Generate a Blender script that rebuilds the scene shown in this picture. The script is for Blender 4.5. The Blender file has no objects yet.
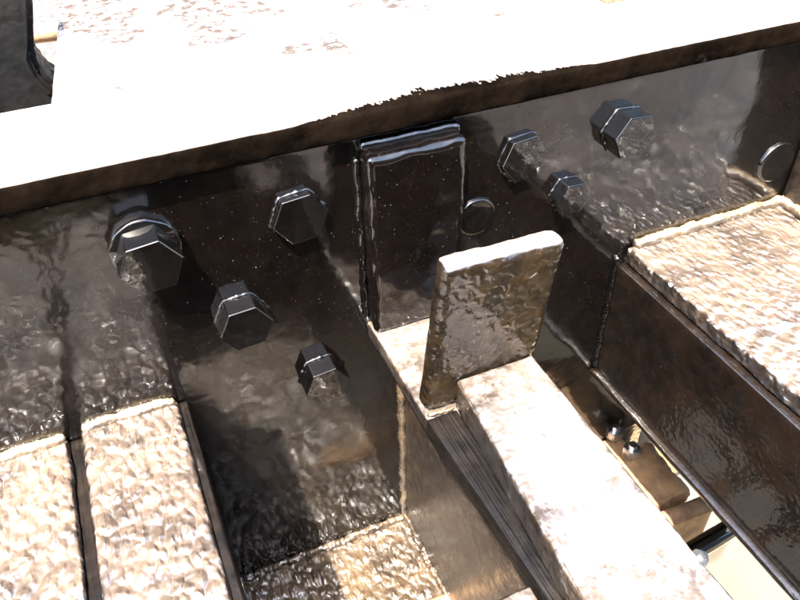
import bpy, bmesh, math, random
import numpy as np
from mathutils import Vector, Matrix, noise
R = math.radians
S = bpy.context.scene
random.seed(4)

# ------------------------------------------------------------------ camera
PITCH, YAW, ROLL = R(39.97), R(22.6), R(-1.39)
fw = Vector((math.sin(YAW)*math.cos(PITCH), math.cos(YAW)*math.cos(PITCH), -math.sin(PITCH)))
r0 = Vector((math.cos(YAW), -math.sin(YAW), 0)); u0 = r0.cross(fw)
rt = r0*math.cos(ROLL) + u0*math.sin(ROLL); up = rt.cross(fw)
cam = bpy.data.objects.new('camera', bpy.data.cameras.new('camera'))
S.collection.objects.link(cam)
M = Matrix((rt, up, -fw)).transposed().to_4x4(); M.translation = (0, -0.3907, 0.20)
cam.matrix_world = M
cam.data.sensor_width = 36; cam.data.lens = 739.24/800*36
cam.data.clip_start = 0.01; cam.data.clip_end = 500
S.camera = cam
# ------------------------------------------------------------------ sky, sun, exposure
SUN_EL, SUN_AZ = R(61), R(218)           # azimuth clockwise from +Y (the far side)
w = bpy.data.worlds.new('World'); S.world = w; w.use_nodes = True
nt = w.node_tree; bg = nt.nodes['Background']
sky = nt.nodes.new('ShaderNodeTexSky'); sky.sky_type = 'NISHITA'; sky.sun_disc = False
sky.sun_elevation = SUN_EL; sky.sun_rotation = SUN_AZ
sky.dust_density = 3.0; sky.air_density = 1.2
nt.links.new(sky.outputs[0], bg.inputs[0]); bg.inputs[1].default_value = 0.15
sl = bpy.data.lights.new('sun', 'SUN'); sl.energy = 4.5; sl.angle = R(0.53); sl.color = (1, .92, .80)
sun = bpy.data.objects.new('sun', sl); S.collection.objects.link(sun)
sd = Vector((math.sin(SUN_AZ)*math.cos(SUN_EL), math.cos(SUN_AZ)*math.cos(SUN_EL), math.sin(SUN_EL)))
sun.rotation_euler = sd.to_track_quat('Z', 'Y').to_euler()
S.view_settings.view_transform = 'Standard'; S.view_settings.look = 'None'
S.view_settings.gamma = 1; S.view_settings.use_curve_mapping = False
S.view_settings.exposure = 3.5
S.render.engine = 'CYCLES'

# ------------------------------------------------------------------ materials
def mat_paint(name, base=(.0004, .0003, .0003), dust=(.32, .21, .13), dust_amt=.0, dust_scale=60, rough=.42,
              coat=1.0, coat_rough=.05, lump=0.0, lump_scale=220, fine=.3, streak=None, wave=.0012, spec=.5, dust_glare=0.0, speck=.10, patchy=False, ior=1.52, cells=False, cell_stretch=None, chips=False, chip_y=0.0, chip_at=.56, chip_amt=1.0, chip_rust=.6, dull=0.0, worn_edge=False, dust_glare_col=(.42, .34, .29)):
    m = bpy.data.materials.new(name); m.use_nodes = True
    n = m.node_tree.nodes; L = m.node_tree.links; b = n['Principled BSDF']
    tc = n.new('ShaderNodeTexCoord')
    def mapping(sc):
        mp = n.new('ShaderNodeMapping'); mp.inputs['Scale'].default_value = sc
        L.new(tc.outputs['Object'], mp.inputs[0]); return mp.outputs[0]
    base_co = mapping((1, 1, 1))
    def nz(scale, detail=4, rough_=.55, co=None, dist=0.0):
        t = n.new('ShaderNodeTexNoise'); t.inputs['Scale'].default_value = scale
        t.inputs['Detail'].default_value = detail; t.inputs['Roughness'].default_value = rough_
        t.inputs['Distortion'].default_value = dist
        L.new(co or base_co, t.inputs['Vector']); return t.outputs[0]
    def ramp(src, a, b_, ca, cb):
        r = n.new('ShaderNodeValToRGB'); e = r.color_ramp.elements
        e[0].position = a; e[1].position = b_
        e[0].color = (*ca, 1) if len(ca) == 3 else ca; e[1].color = (*cb, 1) if len(cb) == 3 else cb
        L.new(src, r.inputs[0]); return r.outputs[0]
    def math_(op, a, b_=None):
        k = n.new('ShaderNodeMath'); k.operation = op
        for i, v in enumerate((a, b_)):
            if v is None: continue
            if isinstance(v, (int, float)): k.inputs[i].default_value = v
            else: L.new(v, k.inputs[i])
        return k.outputs[0]
    # colour: near-black paint, brown dust and rust film in patches, fine specks
    big = nz(dust_scale*.25, 5, .6, dist=.25); mid = nz(dust_scale, 6, .65); spk = nz(1400, 2, .5)
    mask = math_('ADD', math_('MULTIPLY', big, .6), math_('MULTIPLY', mid, .5))
    g = (0, 0, 0); w1 = (1, 1, 1)
    d = ramp(mask, .48, .66, g, w1)
    dmul = math_('MULTIPLY', d, dust_amt); dmul = math_('ADD', dmul, dust_amt*.35)
    sp = ramp(spk, .72, .76, g, w1); sp = math_('MULTIPLY', sp, speck)
    tot = math_('ADD', dmul, sp)
    if dust_glare:                                    # pale dust on up-facing sides, raised to paint in the white glare of tops
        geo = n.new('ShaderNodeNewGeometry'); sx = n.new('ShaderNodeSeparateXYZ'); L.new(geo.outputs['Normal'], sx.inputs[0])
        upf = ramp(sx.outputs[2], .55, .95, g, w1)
        sd_ = math_('MULTIPLY', upf, math_('ADD', math_('MULTIPLY', ramp(mask, .45, .62, g, w1), dust_glare*.8), dust_glare*.5))
        if worn_edge:                              # film rubbed off in ragged brush marks along part of the front arris
            ob = n.new('ShaderNodeSeparateXYZ'); L.new(tc.outputs['Object'], ob.inputs[0])
            rng = ramp(ob.outputs[0], .10, .16, g, w1); rng2 = ramp(ob.outputs[0], .24, .31, w1, g)
            brush = math_('ADD', nz(350, 4, .7, mapping((1, .25, 1))), math_('MULTIPLY', nz(28, 3, .6), .9))
            lim = math_('ADD', math_('MULTIPLY', math_('MULTIPLY', rng, rng2), math_('MULTIPLY', math_('SUBTRACT', brush, .55), .028)), .0012)
            k = n.new('ShaderNodeMapRange'); L.new(math_('SUBTRACT', ob.outputs[1], lim), k.inputs[0])
            k.inputs[1].default_value = 0; k.inputs[2].default_value = .0012
            sd_ = math_('MULTIPLY', sd_, k.outputs[0])
        if chips: oy = n.new('ShaderNodeSeparateXYZ'); L.new(tc.outputs['Object'], oy.inputs[0]); yy = math_('SUBTRACT', oy.outputs[1], .12)
        if chips:                                  # where the film is scuffed away in fine flakes
            ch = math_('MULTIPLY', ramp(nz(110, 8, .72), .44, .55, g, w1), ramp(math_('ADD', nz(14, 3, .5), math_('MULTIPLY', yy, chip_y)), chip_at, chip_at+.10, g, (chip_amt,)*3))
            sd_ = math_('MULTIPLY', sd_, math_('SUBTRACT', 1.0, math_('MULTIPLY', ch, .86)))
            film = math_('SUBTRACT', 1.0, ch)
            if worn_edge: film = math_('MULTIPLY', film, k.outputs[0])
            L.new(math_('MULTIPLY', film, coat), b.inputs['Coat Weight'])
            L.new(math_('MULTIPLY', film, spec), b.inputs['Specular IOR Level'])
    mx = n.new('ShaderNodeMix'); mx.data_type = 'RGBA'
    L.new(tot, mx.inputs[0]); mx.inputs[6].default_value = (*base, 1); mx.inputs[7].default_value = (*dust, 1)
    if dust_glare:
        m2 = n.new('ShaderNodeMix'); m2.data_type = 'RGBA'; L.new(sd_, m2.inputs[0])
        L.new(mx.outputs[2], m2.inputs[6]); m2.inputs[7].default_value = (*dust_glare_col, 1); mx = m2
        if chips:                                  # bare rusty steel shows where the film has flaked
            m3 = n.new('ShaderNodeMix'); m3.data_type = 'RGBA'; L.new(math_('MULTIPLY', ch, chip_rust), m3.inputs[0])
            L.new(mx.outputs[2], m3.inputs[6]); m3.inputs[7].default_value = (.040, .031, .027, 1); mx = m3
    L.new(mx.outputs[2], b.inputs['Base Color'])
    ro = n.new('ShaderNodeMapRange'); L.new(nz(90, 5), ro.inputs[0])
    ro.inputs[1].default_value = .3; ro.inputs[2].default_value = .7
    ro.inputs[3].default_value = rough*.8; ro.inputs[4].default_value = rough*1.3
    L.new(ro.outputs[0], b.inputs['Roughness'])
    if not chips: b.inputs['Coat Weight'].default_value = coat
    b.inputs['Coat IOR'].default_value = ior
    b.inputs['Specular IOR Level'].default_value = spec
    cr = n.new('ShaderNodeMapRange'); L.new(mid, cr.inputs[0])
    cr.inputs[1].default_value = .42; cr.inputs[2].default_value = .66
    cr.inputs[3].default_value = coat_rough; cr.inputs[4].default_value = coat_rough*3.5
    dz = ramp(nz(14, 4, .6), .45, .70, g, (dull,)*3)
    L.new(math_('ADD', cr.outputs[0], dz), b.inputs['Coat Roughness'])
    # relief: slow sags of thick paint, lumps of orange peel, fine grit
    sag = nz(55, 2, .45, dist=.2); grit = nz(900, 3, .6)
    hgt = math_('MULTIPLY', sag, wave)
    if lump:
        lc = mapping(cell_stretch) if cell_stretch else (base_co if streak is None else mapping(streak))
        if cells:                                  # thick paint drawn up into round orange-peel lumps
            wn = n.new('ShaderNodeTexNoise'); wn.inputs['Scale'].default_value = 60; L.new(lc, wn.inputs[0])
            vm = n.new('ShaderNodeVectorMath'); vm.operation = 'MULTIPLY_ADD'
            L.new(wn.outputs['Color'], vm.inputs[0]); vm.inputs[1].default_value = (.012,)*3; L.new(lc, vm.inputs[2])
            vo = n.new('ShaderNodeTexVoronoi'); vo.feature = 'SMOOTH_F1'; vo.inputs['Scale'].default_value = lump_scale
            vo.inputs['Smoothness'].default_value = .6; L.new(vm.outputs[0], vo.inputs['Vector'])
            l1 = math_('MULTIPLY', math_('SUBTRACT', 1.0, vo.outputs['Distance']), ramp(nz(40, 3, .5), .30, .62, (.35,)*3, w1))
        else:
            l1 = nz(lump_scale, 1, .4, lc, .3); l1 = ramp(l1, .36, .70, g, w1)
        la = math_('MULTIPLY', ramp(nz(9, 2, .5), .56, .66, (.05,)*3, w1), lump) if patchy else lump   # ripples only in patches
        hgt = math_('ADD', hgt, math_('MULTIPLY', l1, la))
    if streak is not None:
        hgt = math_('ADD', hgt, math_('MULTIPLY', nz(500, 3, .6, mapping(streak)), .0004))
    hgt = math_('ADD', hgt, math_('MULTIPLY', grit, .00006*fine))
    bp = n.new('ShaderNodeBump'); bp.inputs['Strength'].default_value = 1; bp.inputs['Distance'].default_value = 1
    L.new(hgt, bp.inputs['Height']); L.new(bp.outputs[0], b.inputs['Normal']); L.new(bp.outputs[0], b.inputs['Coat Normal'])
    return m
def mat_plain(name, c1, c2, scale, rough, bump, metallic=0):
    m = bpy.data.materials.new(name); m.use_nodes = True
    n = m.node_tree.nodes; L = m.node_tree.links; b = n['Principled BSDF']
    tc = n.new('ShaderNodeTexCoord'); t = n.new('ShaderNodeTexNoise'); t.inputs['Scale'].default_value = scale
    t.inputs['Detail'].default_value = 8; t.inputs['Roughness'].default_value = .65; L.new(tc.outputs['Object'], t.inputs[0])
    r = n.new('ShaderNodeValToRGB'); r.color_ramp.elements[0].position = .35; r.color_ramp.elements[1].position = .68
    r.color_ramp.elements[0].color = (*c1, 1); r.color_ramp.elements[1].color = (*c2, 1)
    L.new(t.outputs[0], r.inputs[0]); L.new(r.outputs[0], b.inputs['Base Color'])
    b.inputs['Roughness'].default_value = rough; b.inputs['Metallic'].default_value = metallic
    bp = n.new('ShaderNodeBump'); bp.inputs['Distance'].default_value = bump; L.new(t.outputs[0], bp.inputs['Height'])
    L.new(bp.outputs[0], b.inputs['Normal'])
    return m

M_flange = mat_paint('glare_dust_black_paint', worn_edge=True, dust_amt=.007, dust_glare=.42, chips=True, chip_y=1.2, chip_at=.52, dust_scale=45, lump=.0003, lump_scale=110, rough=.5, coat=.45, coat_rough=.06, spec=.10, fine=1)
M_web = mat_paint('gloss_black_paint', dull=.05, dust_amt=.0018, dust_scale=24, dust=(.36, .19, .10), wave=.0003, lump=.00012, patchy=True, lump_scale=100, rough=.4, coat_rough=.03, spec=.05, fine=.3, speck=.35)
M_lump = mat_paint('lumpy_black_paint', dust_amt=.04, dust=(.36, .24, .16), dust_glare=.10, lump=.0058, lump_scale=115, cells=True, cell_stretch=(1.6, 1, 1), rough=.40, coat_rough=.05, fine=.4, dust_glare_col=(.48, .35, .26), speck=.2)
M_top = mat_paint('scraped_black_paint', dust_amt=.05, dust_glare=.22, chips=True, chip_at=.42, chip_amt=.78, chip_rust=0.0, lump=.0008, lump_scale=150, rough=.42, coat_rough=.10, fine=.6)
M_floor = mat_paint('pooled_black_paint', dust_amt=.05, dust=(.4, .24, .12), dust_glare=.07, dust_glare_col=(.46, .32, .20), lump=.0058, lump_scale=105, cells=True, cell_stretch=(1.5, 1, 1), rough=.42, coat_rough=.04, fine=.4)
M_side = mat_paint('brown_filmed_paint', dull=.12, dust=(.38, .18, .055), dust_amt=.022, dust_scale=90, wave=.0003, lump=.00012, lump_scale=300, rough=.5, coat=.6, coat_rough=.14, spec=.2, fine=1, speck=.3)
M_cut = mat_paint('flame_cut_paint', dust=(.26, .13, .06), dust_amt=.009, streak=(1, .05, 1), lump=.00025, lump_scale=500, rough=.6, coat=.15, coat_rough=.15, spec=.08, fine=1)
M_lug = mat_paint('brushed_black_paint', dust=(.50, .29, .10), dust_amt=.014, dust_scale=110, dust_glare=.4, wave=.0005, lump=.0006, lump_scale=150, rough=.4, coat=.9, coat_rough=.04, spec=.2)
M_beam = mat_paint('beam_side_paint', dull=.10, dust=(.34, .17, .07), dust_amt=.009, wave=.00025, lump=.00008, rough=.45, coat_rough=.03, spec=.15, speck=.2)
M_bolt = mat_paint('bolt_black_paint', dust_amt=.0008, wave=.00006, lump=.000012, rough=.35, coat_rough=.01, spec=.1, fine=.1, speck=.12)
M_weld = mat_paint('weld_bead_paint', dust=(.4, .27, .15), dust_amt=.10, dust_glare=.3, lump=.0004, lump_scale=200, rough=.4, dust_glare_col=(.5, .36, .2))
M_cast = mat_paint('cast_iron_paint', base=(.002, .002, .002), dust=(.12, .10, .10), dust_amt=.008, lump=.0001, rough=.55, coat=.2, coat_rough=.12, spec=.1)
# ------------------------------------------------------------------ geometry helpers
def link(name, me, m, parent=None):
    o = bpy.data.objects.new(name, me); S.collection.objects.link(o)
    if m: me.materials.append(m)
    if parent: o.parent = parent
    return o
def smooth(me): me.polygons.foreach_set('use_smooth', [True]*len(me.polygons))
def fn(x, y, z, s, seed):
    return noise.noise(Vector((x*s + seed, y*s - seed*1.7, z*s + seed*.6)))
def plate(name, lo, hi, m, parent, res=.004, rad=.002, wob=.0005, ws=40, edge=0.0, warp=None, lump=None, seed=None, fine=.1):
    """a steel plate as a closed rounded box on a grid; wob = slow waviness, edge = ragged arris, lump=(amp, scale)"""
    seed = random.random()*50 if seed is None else seed
    lo = np.array(lo, float); hi = np.array(hi, float)
    ax = []
    for a, b in zip(lo, hi):
        n_ = max(1, int(round((b-a-2*rad)/res))); n_ = min(n_, 400)
        mid = np.linspace(a+rad, b-rad, n_+1)
        ax.append(np.concatenate([[a, a+rad*.35], mid, [b-rad*.35, b]]))
    N = [len(a) for a in ax]; idx = {}; V = []; F = []
    def vid(i, j, k):
        key = (i, j, k)
        if key not in idx:
            idx[key] = len(V); V.append((ax[0][i], ax[1][j], ax[2][k]))
        return idx[key]
    for d in range(3):
        u, v = (d+1) % 3, (d+2) % 3
        for side in (0, N[d]-1):
            for a in range(N[u]-1):
                for b in range(N[v]-1):
                    q = []
                    for (p, r_) in ((a, b), (a+1, b), (a+1, b+1), (a, b+1)):
                        c = [0, 0, 0]; c[d] = side; c[u] = p; c[v] = r_; q.append(vid(*c))
                    F.append(q if side else q[::-1])
    out = []
    for p in V:
        p = np.array(p); inn = np.clip(p, lo+rad, hi-rad); dlt = p-inn; L_ = np.linalg.norm(dlt)
        nrm = dlt/L_ if L_ > 1e-9 else np.zeros(3)
        onedge = np.count_nonzero(np.abs(dlt) > rad*.2) > 1
        r_ = rad
        q = inn + nrm*rad
        h = wob*fn(*q, ws, seed) + wob*fine*fn(*q, ws*4, seed+9)
        if lump: h += lump[0]*(fn(*q, lump[1], seed+3) + .5*fn(*q, lump[1]*2.1, seed+5))
        if onedge and edge: h -= edge*abs(fn(*q, 180, seed+7)) + edge*.6*abs(fn(*q, 60, seed+8))
        q = q + nrm*h
        out.append(warp(*q) if warp else tuple(q))
    me = bpy.data.meshes.new(name); me.from_pydata(out, [], F); me.update(); smooth(me)
    return link(name, me, m, parent)
def bead(name, a, b, rad, m, parent, ripple=.0011, nu=10, flat=(1, 1), step=.0016, label=None, blob=0.0):
    """a lumpy weld bead from a to b"""
    a = Vector(a); b = Vector(b); d = (b-a); Ln = d.length; d.normalize()
    s1 = d.orthogonal().normalized() if abs(d.z) < .9 else Vector((1, 0, 0)); s2 = d.cross(s1)
    n_ = max(4, int(Ln/step)); V = []; F = []; sd_ = random.random()*40
    for i in range(n_+1):
        t = i/n_; c = a + d*Ln*t
        rr = rad*(.25 if i in (0, n_) else 1)
        c = c + s1*.0012*fn(t*Ln, 0, 0, 90, sd_) + s2*.0012*fn(0, t*Ln, 0, 90, sd_)
        for k in range(nu):
            an = 2*math.pi*k/nu
            w_ = rr + (ripple*.35*math.sin(t*Ln*1500+3*noise.noise(Vector((t*Ln*50, sd_, 0)))) if rr == rad else 0) + ripple*1.2*noise.noise(Vector((t*Ln*70+sd_, 0, 0))) + ripple*1.3*noise.noise(Vector((t*Ln*260+sd_, math.cos(an)*1.3, math.sin(an)*1.3)))
            V.append(c + (s1*math.cos(an)*flat[0] + s2*math.sin(an)*flat[1])*w_)
    for i in range(n_):
        for k in range(nu):
            F.append((i*nu+k, i*nu+(k+1) % nu, (i+1)*nu+(k+1) % nu, (i+1)*nu+k))
    F.append(tuple(range(nu-1, -1, -1))); F.append(tuple(range(n_*nu, n_*nu+nu)))
    me = bpy.data.meshes.new(name); me.from_pydata([tuple(v) for v in V], [], F); me.update(); smooth(me)
    o = link(name, me, m, parent)
    if label: o['label'] = label
    return o
def rod(name, a, b, rad, m, label):
    o = bead(name, a, b, rad, m, None, ripple=.0002, nu=16, step=.02); o['label'] = label; o['category'] = 'rod'
    return o
def prism(name, prof, y0, y1, m, parent, bev=.002):
    """profile in x,z extruded along y"""
    bm = bmesh.new()
    f = bm.faces.new([bm.verts.new((x, y0, z)) for x, z in prof])
    r = bmesh.ops.extrude_face_region(bm, geom=[f])
    bmesh.ops.translate(bm, verts=[v for v in r['geom'] if isinstance(v, bmesh.types.BMVert)], vec=(0, y1-y0, 0))
    bmesh.ops.recalc_face_normals(bm, faces=bm.faces)
    if bev: bmesh.ops.bevel(bm, geom=list(bm.edges), offset=bev, segments=2, affect='EDGES')
    me = bpy.data.meshes.new(name); bm.to_mesh(me); bm.free()
    return link(name, me, m, parent)

def empty(name, label, cat, loc=(0, 0, 0), group=None):
    o = bpy.data.objects.new(name, None); S.collection.objects.link(o); o.location = loc
    o.empty_display_size = .05; o['label'] = label; o['category'] = cat
    if group: o['group'] = group
    return o

W = .010                        # front face of the web plate
# ------------------------------------------------------------------ ground
bm = bmesh.new(); bmesh.ops.create_grid(bm, x_segments=40, y_segments=40, size=60)
me = bpy.data.meshes.new('ground'); bm.to_mesh(me); bm.free()
g = link('ground', me, mat_plain('dark_asphalt', (.018, .016, .014), (.04, .036, .032), 30, .85, .01)); g.location = (0, 0, -1.0)
g['kind'] = 'structure'

# ------------------------------------------------------------------ the chassis frame
fr = empty('chassis_frame', 'glossy black painted steel chassis frame, welded and bolted, filling the picture', 'chassis frame', (.2, .0, -.45))
def rel(o): o.matrix_parent_inverse = fr.matrix_world.inverted()
fr.location = (0, 0, 0)         # parts are modelled in frame coordinates

def flange_warp(x, y, z):
    if y > .094:                                   # the deck part starts further right than the flange
        xl = -.032 + .020*(y-.094)/.21
        x = .80 - (.80-x)/1.14*(.80-xl)
    return (x, y, z)
plate('top_flange', (-.34, 0, -.017), (.80, .42, 0), M_flange, fr, res=.0045, rad=.0020, wob=.0004, edge=.0006, warp=flange_warp)
web = plate('web_plate', (-.34, W, -.448), (.80, .026, -.0165), M_web, fr, res=.006, rad=.001, wob=.0007, ws=22)
# the stiffener welded on the web
st = plate('stiffener', (.140, -.007, -.1765), (.2105, W+.001, -.028), M_web, fr, res=.003, rad=.0036, wob=.0008, ws=60, edge=.0012, lump=(.0003, 90))
bead('weld_bead', (.1385, W-.001, -.034), (.1385, W-.001, -.17), .0026, M_bolt, st, ripple=.0005)
bead('weld_bead', (.140, W-.002, -.0262), (.211, W-.002, -.0262), .0046, M_bolt, st, ripple=.0003)
bead('weld_bead', (.2125, W, -.035), (.2125, W, -.17), .0022, M_bolt, st)

# centre bracket: box wall, base plate, bar and upright lug
def base_warp(x, y, z):
    return (x + (.006*max(0, -y-.09)/.13 if x < .16 else 0), y, z)
cb = plate('bracket_base', (.139, -.42, -.190), (.219, W, -.176), M_top, fr, res=.004, rad=.0018, wob=.0005, edge=.0012, warp=base_warp)
plate('box_wall', (.167, -.42, -.4475), (.2185, W, -.1895), M_side, cb, res=.006, rad=.001, wob=.0008, ws=25)
def bar_warp(x, y, z):
    return (x - (.011*max(0, -y-.093)/.16 if x < .19 else 0), y, z)
plate('bracket_bar', (.1615, -.30, -.1758), (.2190, -.0945, -.1500), M_top, cb, res=.003, rad=.0018, wob=.0007, edge=.0018, warp=bar_warp)
plate('cut_strip', (.1382, -.42, -.1912), (.1602, -.0985, -.1746), M_cut, cb, res=.004, rad=.0008, wob=.0006, warp=base_warp)
bead('weld_bead', (.141, -.0955, -.1758), (.1605, -.0955, -.1758), .0014, M_weld, cb)
bead('weld_bead', (.1385, W-.001, -.1785), (.215, W-.001, -.1765), .003, M_weld, cb)
def lug_warp(x, y, z):
    t = (z+.176)/.120
    xc = .180 + .0140*t; hw = .0395 + .0010*t
    return (xc + (x-.180)/.0395*hw, y, z - .0035*t*(x-.14)/.08)
lug = plate('upright_lug', (.1400, -.0940, -.1757), (.2200, -.0775, -.0575), M_lug, fr, res=.0028, rad=.0048, wob=.0010, ws=30, edge=.0014, warp=lug_warp)
# small gusset end beside the bracket
plate('gusset', (.118, -.30, -.30), (.1425, -.2235, -.1800), M_top, fr, res=.004, rad=.002, wob=.0006, edge=.001)

# left shelf plates
sh = plate('shelf_plate', (-.34, -.26, -.215), (-.086, W-.001, -.1985), M_lump, fr, res=.0022, rad=.003, wob=.0009, lump=(.0002, 110), edge=.001)
bead('weld_bead', (-.34, W-.002, -.198), (-.087, W-.002, -.198), .0044, M_weld, sh, flat=(1, .9))
plate('seam_strip', (-.0859, -.26, -.215), (-.0771, W-.001, -.2040), M_cut, sh, res=.003, rad=.001, wob=.001, lump=(.0006, 200))
s2 = plate('shelf_plate', (-.077, -.26, -.212), (-.0095, W-.001, -.1945), M_lump, fr, res=.0018, rad=.003, wob=.0009, lump=(.0002, 110), edge=.0012)
bead('weld_bead', (-.076, W-.002, -.194), (-.011, W-.002, -.194), .0044, M_weld, s2, flat=(1, .9))
plate('shelf_side', (-.0094, -.26, -.4475), (-.0035, W-.001, -.1985), M_cut, s2, res=.004, rad=.001, wob=.0006)

# pocket floor
fl = plate('pocket_floor', (-.0032, -.40, -.462), (.1665, W-.0005, -.448), M_floor, fr, res=.0022, rad=.0015, wob=.0010, lump=(.0008, 120))
bead('weld_bead', (-.003, W-.002, -.4475), (.166, W-.002, -.4475), .0044, M_floor, fl)
bead('weld_bead', (.1660, W-.002, -.446), (.1660, -.30, -.446), .0030, M_floor, fl)
bead('weld_bead', (.1655, W-.001, -.19), (.1655, W-.001, -.446), .0036, M_weld, web)
plate('cross_plate', (-.34, -.42, -.462), (.37, -.405, -.185), M_web, fr, res=.012, rad=.001, wob=.0008)

# right crossbeam
rb = plate('crossbeam', (.379, -.42, -.194), (1.35, W-.001, -.178), M_lump, fr, res=.0026, rad=.0025, wob=.0010, lump=(.0006, 130), edge=.0012)
plate('crossbeam_side', (.3725, -.42, -.320), (.384, W-.001, -.1945), M_beam, rb, res=.005, rad=.001, wob=.0007)
plate('lower_lip', (.3660, -.42, -.326), (.390, W-.001, -.3205), M_beam, rb, res=.005, rad=.001, wob=.0006, edge=.001)
bead('weld_bead', (.385, W-.003, -.176), (.549, W-.003, -.176), .0050, M_weld, rb)
bead('weld_bead', (.371, W-.001, -.185), (.371, W-.001, -.318), .0034, M_bolt, rb)
gp = plate('gusset', (.5515, -.055, -.1785), (.566, W-.001, -.03), M_side, fr, res=.005, rad=.001, wob=.0007, edge=.001)
bead('weld_bead', (.549, W-.002, -.1755), (.549, -.054, -.1755), .0050, M_weld, gp)

# unseen wall added behind the camera: blocks low sky, darkens the web's reflections
plate('added_dark_wall', (-.9, -.96, -.60), (1.5, -.94, .30), M_beam, fr, res=.03, rad=.001, wob=.0008)
plate('added_dark_plate', (-.9, -.938, -.512), (1.5, -.424, -.50), M_beam, fr, res=.04, rad=.001, wob=.0006)  # invented dark plate out of view, keeps lit ground out of the web's mirror
# ------------------------------------------------------------------ bolts and rivets
def hexbolt(x, z, R_, front, rot, parent, washer=None, label=None):
    h = W-front+.001; bm = bmesh.new()
    rr = [bm.verts.new((R_*math.cos(R(rot+60*k)), 0, R_*math.sin(R(rot+60*k)))) for k in range(6)]
    f = bm.faces.new(rr); e = bmesh.ops.extrude_face_region(bm, geom=[f])
    bmesh.ops.translate(bm, verts=[v for v in e['geom'] if isinstance(v, bmesh.types.BMVert)], vec=(0, h, 0))
    bmesh.ops.recalc_face_normals(bm, faces=bm.faces)
    bmesh.ops.bevel(bm, geom=list(bm.edges), offset=.0009, segments=3, profile=.5, affect='EDGES')
    for v in bm.verts: v.co += Vector((1, 1, 1))*.00025*noise.noise(v.co*120+Vector((x*99, 0, z*77)))
    me = bpy.data.meshes.new('bolt'); bm.to_mesh(me); bm.free()
    o = link('bolt', me, M_bolt, parent); o.location = (x, front, z)
    if label: o['label'] = label
    bm = bmesh.new(); n_ = 72; sd_ = x*91                      # paint gathered round the foot of the head
    for k in range(n_):
        a = 2*math.pi*k/n_; q = R_*math.cos(math.pi/6)/math.cos(((a) % (math.pi/3)) - math.pi/6)
        q = min(q, R_*.985); aa = a+R(rot); tr = .0017*(1+.8*noise.noise(Vector((math.cos(a)*5+sd_, math.sin(a)*5, 0))))
        for j in range(8):
            b_ = 2*math.pi*j/8
            bm.verts.new(((q+tr*math.cos(b_))*math.cos(aa), h-.0012+tr*math.sin(b_), (q+tr*math.cos(b_))*math.sin(aa)))
    bm.verts.ensure_lookup_table()
    for k in range(n_):
        for j in range(8):
            bm.faces.new([bm.verts[(k % n_)*8+j], bm.verts[((k+1) % n_)*8+j], bm.verts[((k+1) % n_)*8+(j+1) % 8], bm.verts[(k % n_)*8+(j+1) % 8]])
    bmesh.ops.recalc_face_normals(bm, faces=bm.faces)
    me = bpy.data.meshes.new('paint_collar'); bm.to_mesh(me); bm.free(); smooth(me); link('paint_collar', me, M_bolt, o)
    if washer:
        wr, wt = washer; bm = bmesh.new()
        for (rr, yy) in ((wr, h), (wr, h-wt+.0008), (wr-.0012, h-wt), (.001, h-wt)):
            for k in range(40):
                a = 2*math.pi*k/40; q = rr*(1+.07*noise.noise(Vector((math.cos(a)*3.5+x*90, math.sin(a)*3.5, yy*200))))
                bm.verts.new((q*math.cos(a), yy, q*math.sin(a)))
        bm.verts.ensure_lookup_table()
        for i in range(3):
            for k in range(40):
                bm.faces.new((bm.verts[i*40+k], bm.verts[i*40+(k+1) % 40], bm.verts[(i+1)*40+(k+1) % 40], bm.verts[(i+1)*40+k]))
        bmesh.ops.recalc_face_normals(bm, faces=bm.faces)
        me = bpy.data.meshes.new('washer'); bm.to_mesh(me); bm.free(); smooth(me)
        link('washer', me, M_bolt, o)
    return o
hexbolt(-.0007, -.0604, .0193, -.017, 5.5, fr, (.0216, .0095), 'tallest hex bolt with a rough paint-clogged washer')
hexbolt(.0962, -.0662, .0193, .0025, 6, fr, None, 'low hex bolt just left of the stiffener')
hexbolt(.0474, -.1349, .0188, -.007, 3.5, fr, None, 'middle bolt of the slanting left row')
hexbolt(.0987, -.2133, .0182, -.007, 5.5, fr, None, 'lowest bolt of the slanting left row')
hexbolt(.2634, -.0627, .0190, .003, 6, fr, None, 'low hex bolt just right of the stiffener')
hexbolt(.3501, -.0602, .0186, -.007, -6, fr, None, 'deep hex bolt nearest the right side')
hexbolt(.3066, -.1044, .0148, -.0025, -3, fr, None, 'small hex bolt below the two right ones')
def rivet(x, z, r, t, label):
    bm = bmesh.new(); prof = [(r*1.02, 0), (r, -t*.6), (r*.93, -t), (r*.85, -t*.86), (r*.5, -t*.8), (.0005, -t*.8)]
    for rr, yy in prof:
        for k in range(40):
            a = 2*math.pi*k/40; q = rr*(1+.02*noise.noise(Vector((math.cos(a)*2+x*90, math.sin(a)*2, 3))))
            bm.verts.new((q*math.cos(a), yy, q*math.sin(a)))
    bm.verts.ensure_lookup_table()
    for i in range(len(prof)-1):
        for k in range(40):
            bm.faces.new((bm.verts[i*40+k], bm.verts[i*40+(k+1) % 40], bm.verts[(i+1)*40+(k+1) % 40], bm.verts[(i+1)*40+k]))
    bmesh.ops.recalc_face_normals(bm, faces=bm.faces)
    me = bpy.data.meshes.new('rivet'); bm.to_mesh(me); bm.free(); smooth(me)
    o = link('rivet', me, M_bolt, fr); o.location = (x, W, z); o['label'] = label; return o
rivet(.2285, -.1045, .0155, .003, 'flush round rivet head half behind the lug')
rivet(.527, -.131, .019, .004, 'flush round rivet head beside the right gusset')

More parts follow.
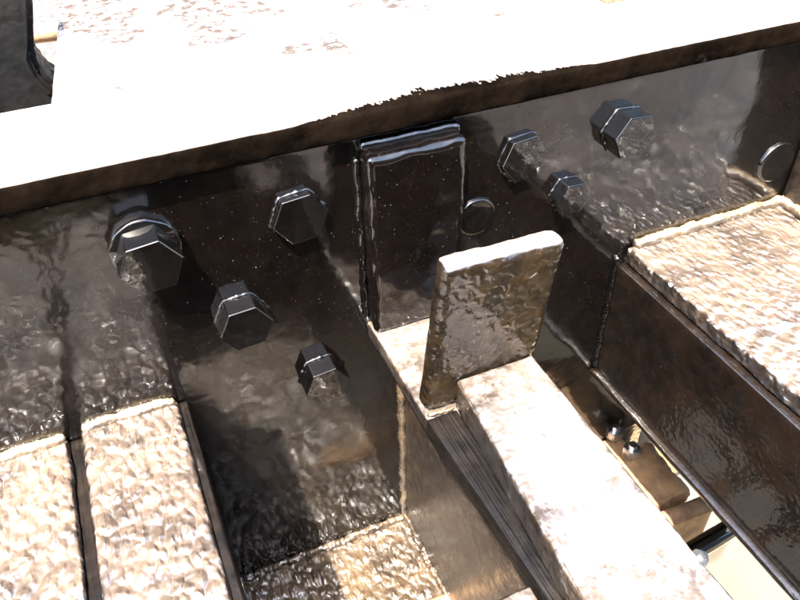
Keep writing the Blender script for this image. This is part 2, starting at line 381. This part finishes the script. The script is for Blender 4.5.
# ------------------------------------------------------------------ things beyond and below
M_rust = mat_plain('dry_brown_rust', (.10, .055, .03), (.30, .19, .10), 30, .7, .004)
plate('stop_block', (.386, .0965, -.001), (.407, .125, .030), M_rust, fr, res=.004, rad=.002, wob=.0006)
M_pale = mat_plain('pale_painted_steel', (.50, .44, .34), (.62, .57, .48), 12, .5, .001)
M_zinc = mat_plain('zinc_plated_steel', (.45, .48, .52), (.7, .72, .75), 60, .3, .0005, 1)
# cast bracket seen past the end of the deck plate
ct = empty('cast_bracket', 'dark grey cast iron bracket with a curved inner edge behind the flange', 'bracket')
prof = [(-.30, .040), (-.0262, .040), (-.0265, .034), (-.034, .008), (-.0375, -.004), (-.0365, -.016), (-.030, -.028), (-.018, -.038), (.02, -.044), (.02, -.09), (-.30, -.09)]
o = prism('bracket_body', prof, .200, .245, M_cast, ct, .0035)
rim = [(-.0345, .0396), (-.0345+.004, .0396), (-.0345+.004, .034), (-.0425+.004, .006), (-.047+.004, -.006), (-.0455+.004, -.019), (-.038+.004, -.034), (-.038, -.034), (-.0455, -.019), (-.047, -.006), (-.0425, .006), (-.0345, .034)]
prism('raised_rim', rim, .1975, .2005, M_cast, ct, .0008)
plate('bracket_foot', (-.32, .130, -.075), (.02, .1998, -.046), M_cast, ct, res=.006, rad=.004, wob=.002, lump=(.0006, 120))
M_conc = mat_plain('dusty_concrete', (.50, .36, .19), (.68, .50, .30), 5, .9, .006)
slab = plate('concrete_slab', (.32, -.9, -.995), (1.6, .9, -.90), M_conc, None, res=.05, rad=.01, wob=.002)
slab['label'] = 'pale cream concrete slab lying under the frame, glimpsed through the slot'; slab['category'] = 'slab'
slab = plate('concrete_slab', (-.45, .55, -.995), (.30, 2.2, -.90), M_conc, None, res=.05, rad=.01, wob=.002)
slab['label'] = 'pale concrete slab behind the curved cast bracket at upper left'; slab['category'] = 'slab'
rod('air_pipe', (-.6, .36, -.041), (.02, .36, -.041), .0085, M_rust, 'brown pipe glimpsed in the gap beside the curved cast bracket')
rod('air_pipe', (-.6, .36, -.074), (.02, .36, -.074), .0085, M_rust, 'lower brown pipe in the gap by the cast bracket, against the deck plate')
# things seen in the slot between centre bracket and crossbeam
lb = empty('lower_beam', 'dark lower crossmember with a rusty casting, seen through the slot under the frame', 'beam')
plate('beam_body', (.22, .012, -.60), (.80, .30, -.335), M_beam, lb, res=.012, rad=.002, wob=.001)
plate('casting', (.400, -.082, -.56), (.452, -.012, -.452), M_rust, lb, res=.004, rad=.004, wob=.004, ws=60, lump=(.0015, 90), fine=.3)
plate('casting_cap', (.4515, -.014, -.56), (.463, .003, -.449), M_pale, lb, res=.006, rad=.0015, wob=.0004)
plate('bolt_pad', (.385, -.030, -.56), (.430, .0115, -.454), M_rust, lb, res=.006, rad=.002, wob=.001)
plate('cleat', (.385, -.1290, -.53), (.475, -.1235, -.470), M_pale, lb, res=.008, rad=.001, wob=.0005)
plate('cleat', (.385, -.0985, -.53), (.475, -.0930, -.462), M_rust, lb, res=.008, rad=.001, wob=.0005)
rod('brake_rod', (.10, -.088, -.45), (.85, -.110, -.47), .009, M_rust, 'thinner brown rod crossing the slot under the frame')
rod('brake_rod', (.10, -.166, -.46), (.85, -.080, -.50), .010, M_bolt, 'glossy black rod crossing the lower end of the slot')
def hexnut(name, loc, r, h, m, rot, label, cat, parent=None, group=None):
    bm = bmesh.new(); bmesh.ops.create_cone(bm, cap_ends=True, segments=6, radius1=r, radius2=r, depth=h)
    bmesh.ops.bevel(bm, geom=list(bm.edges), offset=r*.09, segments=2, affect='EDGES')
    bmesh.ops.create_cone(bm, cap_ends=True, segments=20, radius1=r*.5, radius2=r*.45, depth=h*1.9)
    me = bpy.data.meshes.new(name); bm.to_mesh(me); bm.free()
    o = link(name, me, m, parent); o.location = loc; o.rotation_euler = rot
    if label: o['label'] = label
    if cat: o['category'] = cat
    if group: o['group'] = group
    return o
hexnut('nut', (.4225, .012, -.447), .011, .012, M_zinc, (0, 0, .3), 'bluish nut nearer the web on the brown beam', None, lb)
hexnut('nut', (.4235, -.018, -.447), .010, .012, M_zinc, (0, 0, .1), 'bluish nut nearer the slot on the brown beam', None, lb)
hexnut('nut', (.402, -.149, -.449), .009, .012, M_zinc, (0.3, .2, .1), 'zinc hex nut with a short stud beside the centre bar, low in the slot', 'nut')

def scatter(name, pts, m, parent=None, flat=(1, .5, 1)):
    """many small rounded grains as one mesh of stuff"""
    t = bmesh.new(); bmesh.ops.create_icosphere(t, subdivisions=1, radius=1)
    tv = [v.co.copy() for v in t.verts]; tf = [[v.index for v in f.verts] for f in t.faces]; t.free()
    V = []; F = []
    for (p, r_) in pts:
        b0 = len(V); k = [random.uniform(.6, 1.3) for _ in range(3)]
        V += [(p[0]+v.x*r_*k[0]*flat[0], p[1]+v.y*r_*k[1]*flat[1], p[2]+v.z*r_*k[2]*flat[2]) for v in tv]
        F += [[b0+i for i in f] for f in tf]
    me = bpy.data.meshes.new(name); me.from_pydata(V, [], F); me.update(); smooth(me)
    o = link(name, me, m, parent); o['kind'] = 'stuff'; return o
rs = random.Random(7)
pts = []
for cx, cz, sx, sz, n_ in ((.02, -.08, .05, .04, 60), (.25, -.09, .06, .05, 90), (.33, -.09, .05, .05, 80), (.10, -.15, .12, .09, 90), (.45, -.13, .09, .05, 60), (-.08, -.14, .07, .05, 60), (.08, -.30, .08, .10, 60), (.27, -.19, .05, .07, 60)):
    for _ in range(n_):
        pts.append(((rs.gauss(cx, sx), W, min(-.022, rs.gauss(cz, sz))), rs.uniform(.00025, .0008)))
scatter('weld_spatter', pts, M_bolt, web)
pts = [((rs.uniform(.141, .209), -.0072, rs.uniform(-.17, -.03)), rs.uniform(.0002, .0007)) for _ in range(50)]
scatter('weld_spatter', pts, M_bolt, st)
pts = [((.3725, rs.uniform(-.30, 0), rs.uniform(-.31, -.20)), rs.uniform(.0002, .0006)) for _ in range(110)]
scatter('weld_spatter', pts, M_bolt, rb, (.5, 1, 1))
bpy.context.view_layer.update()
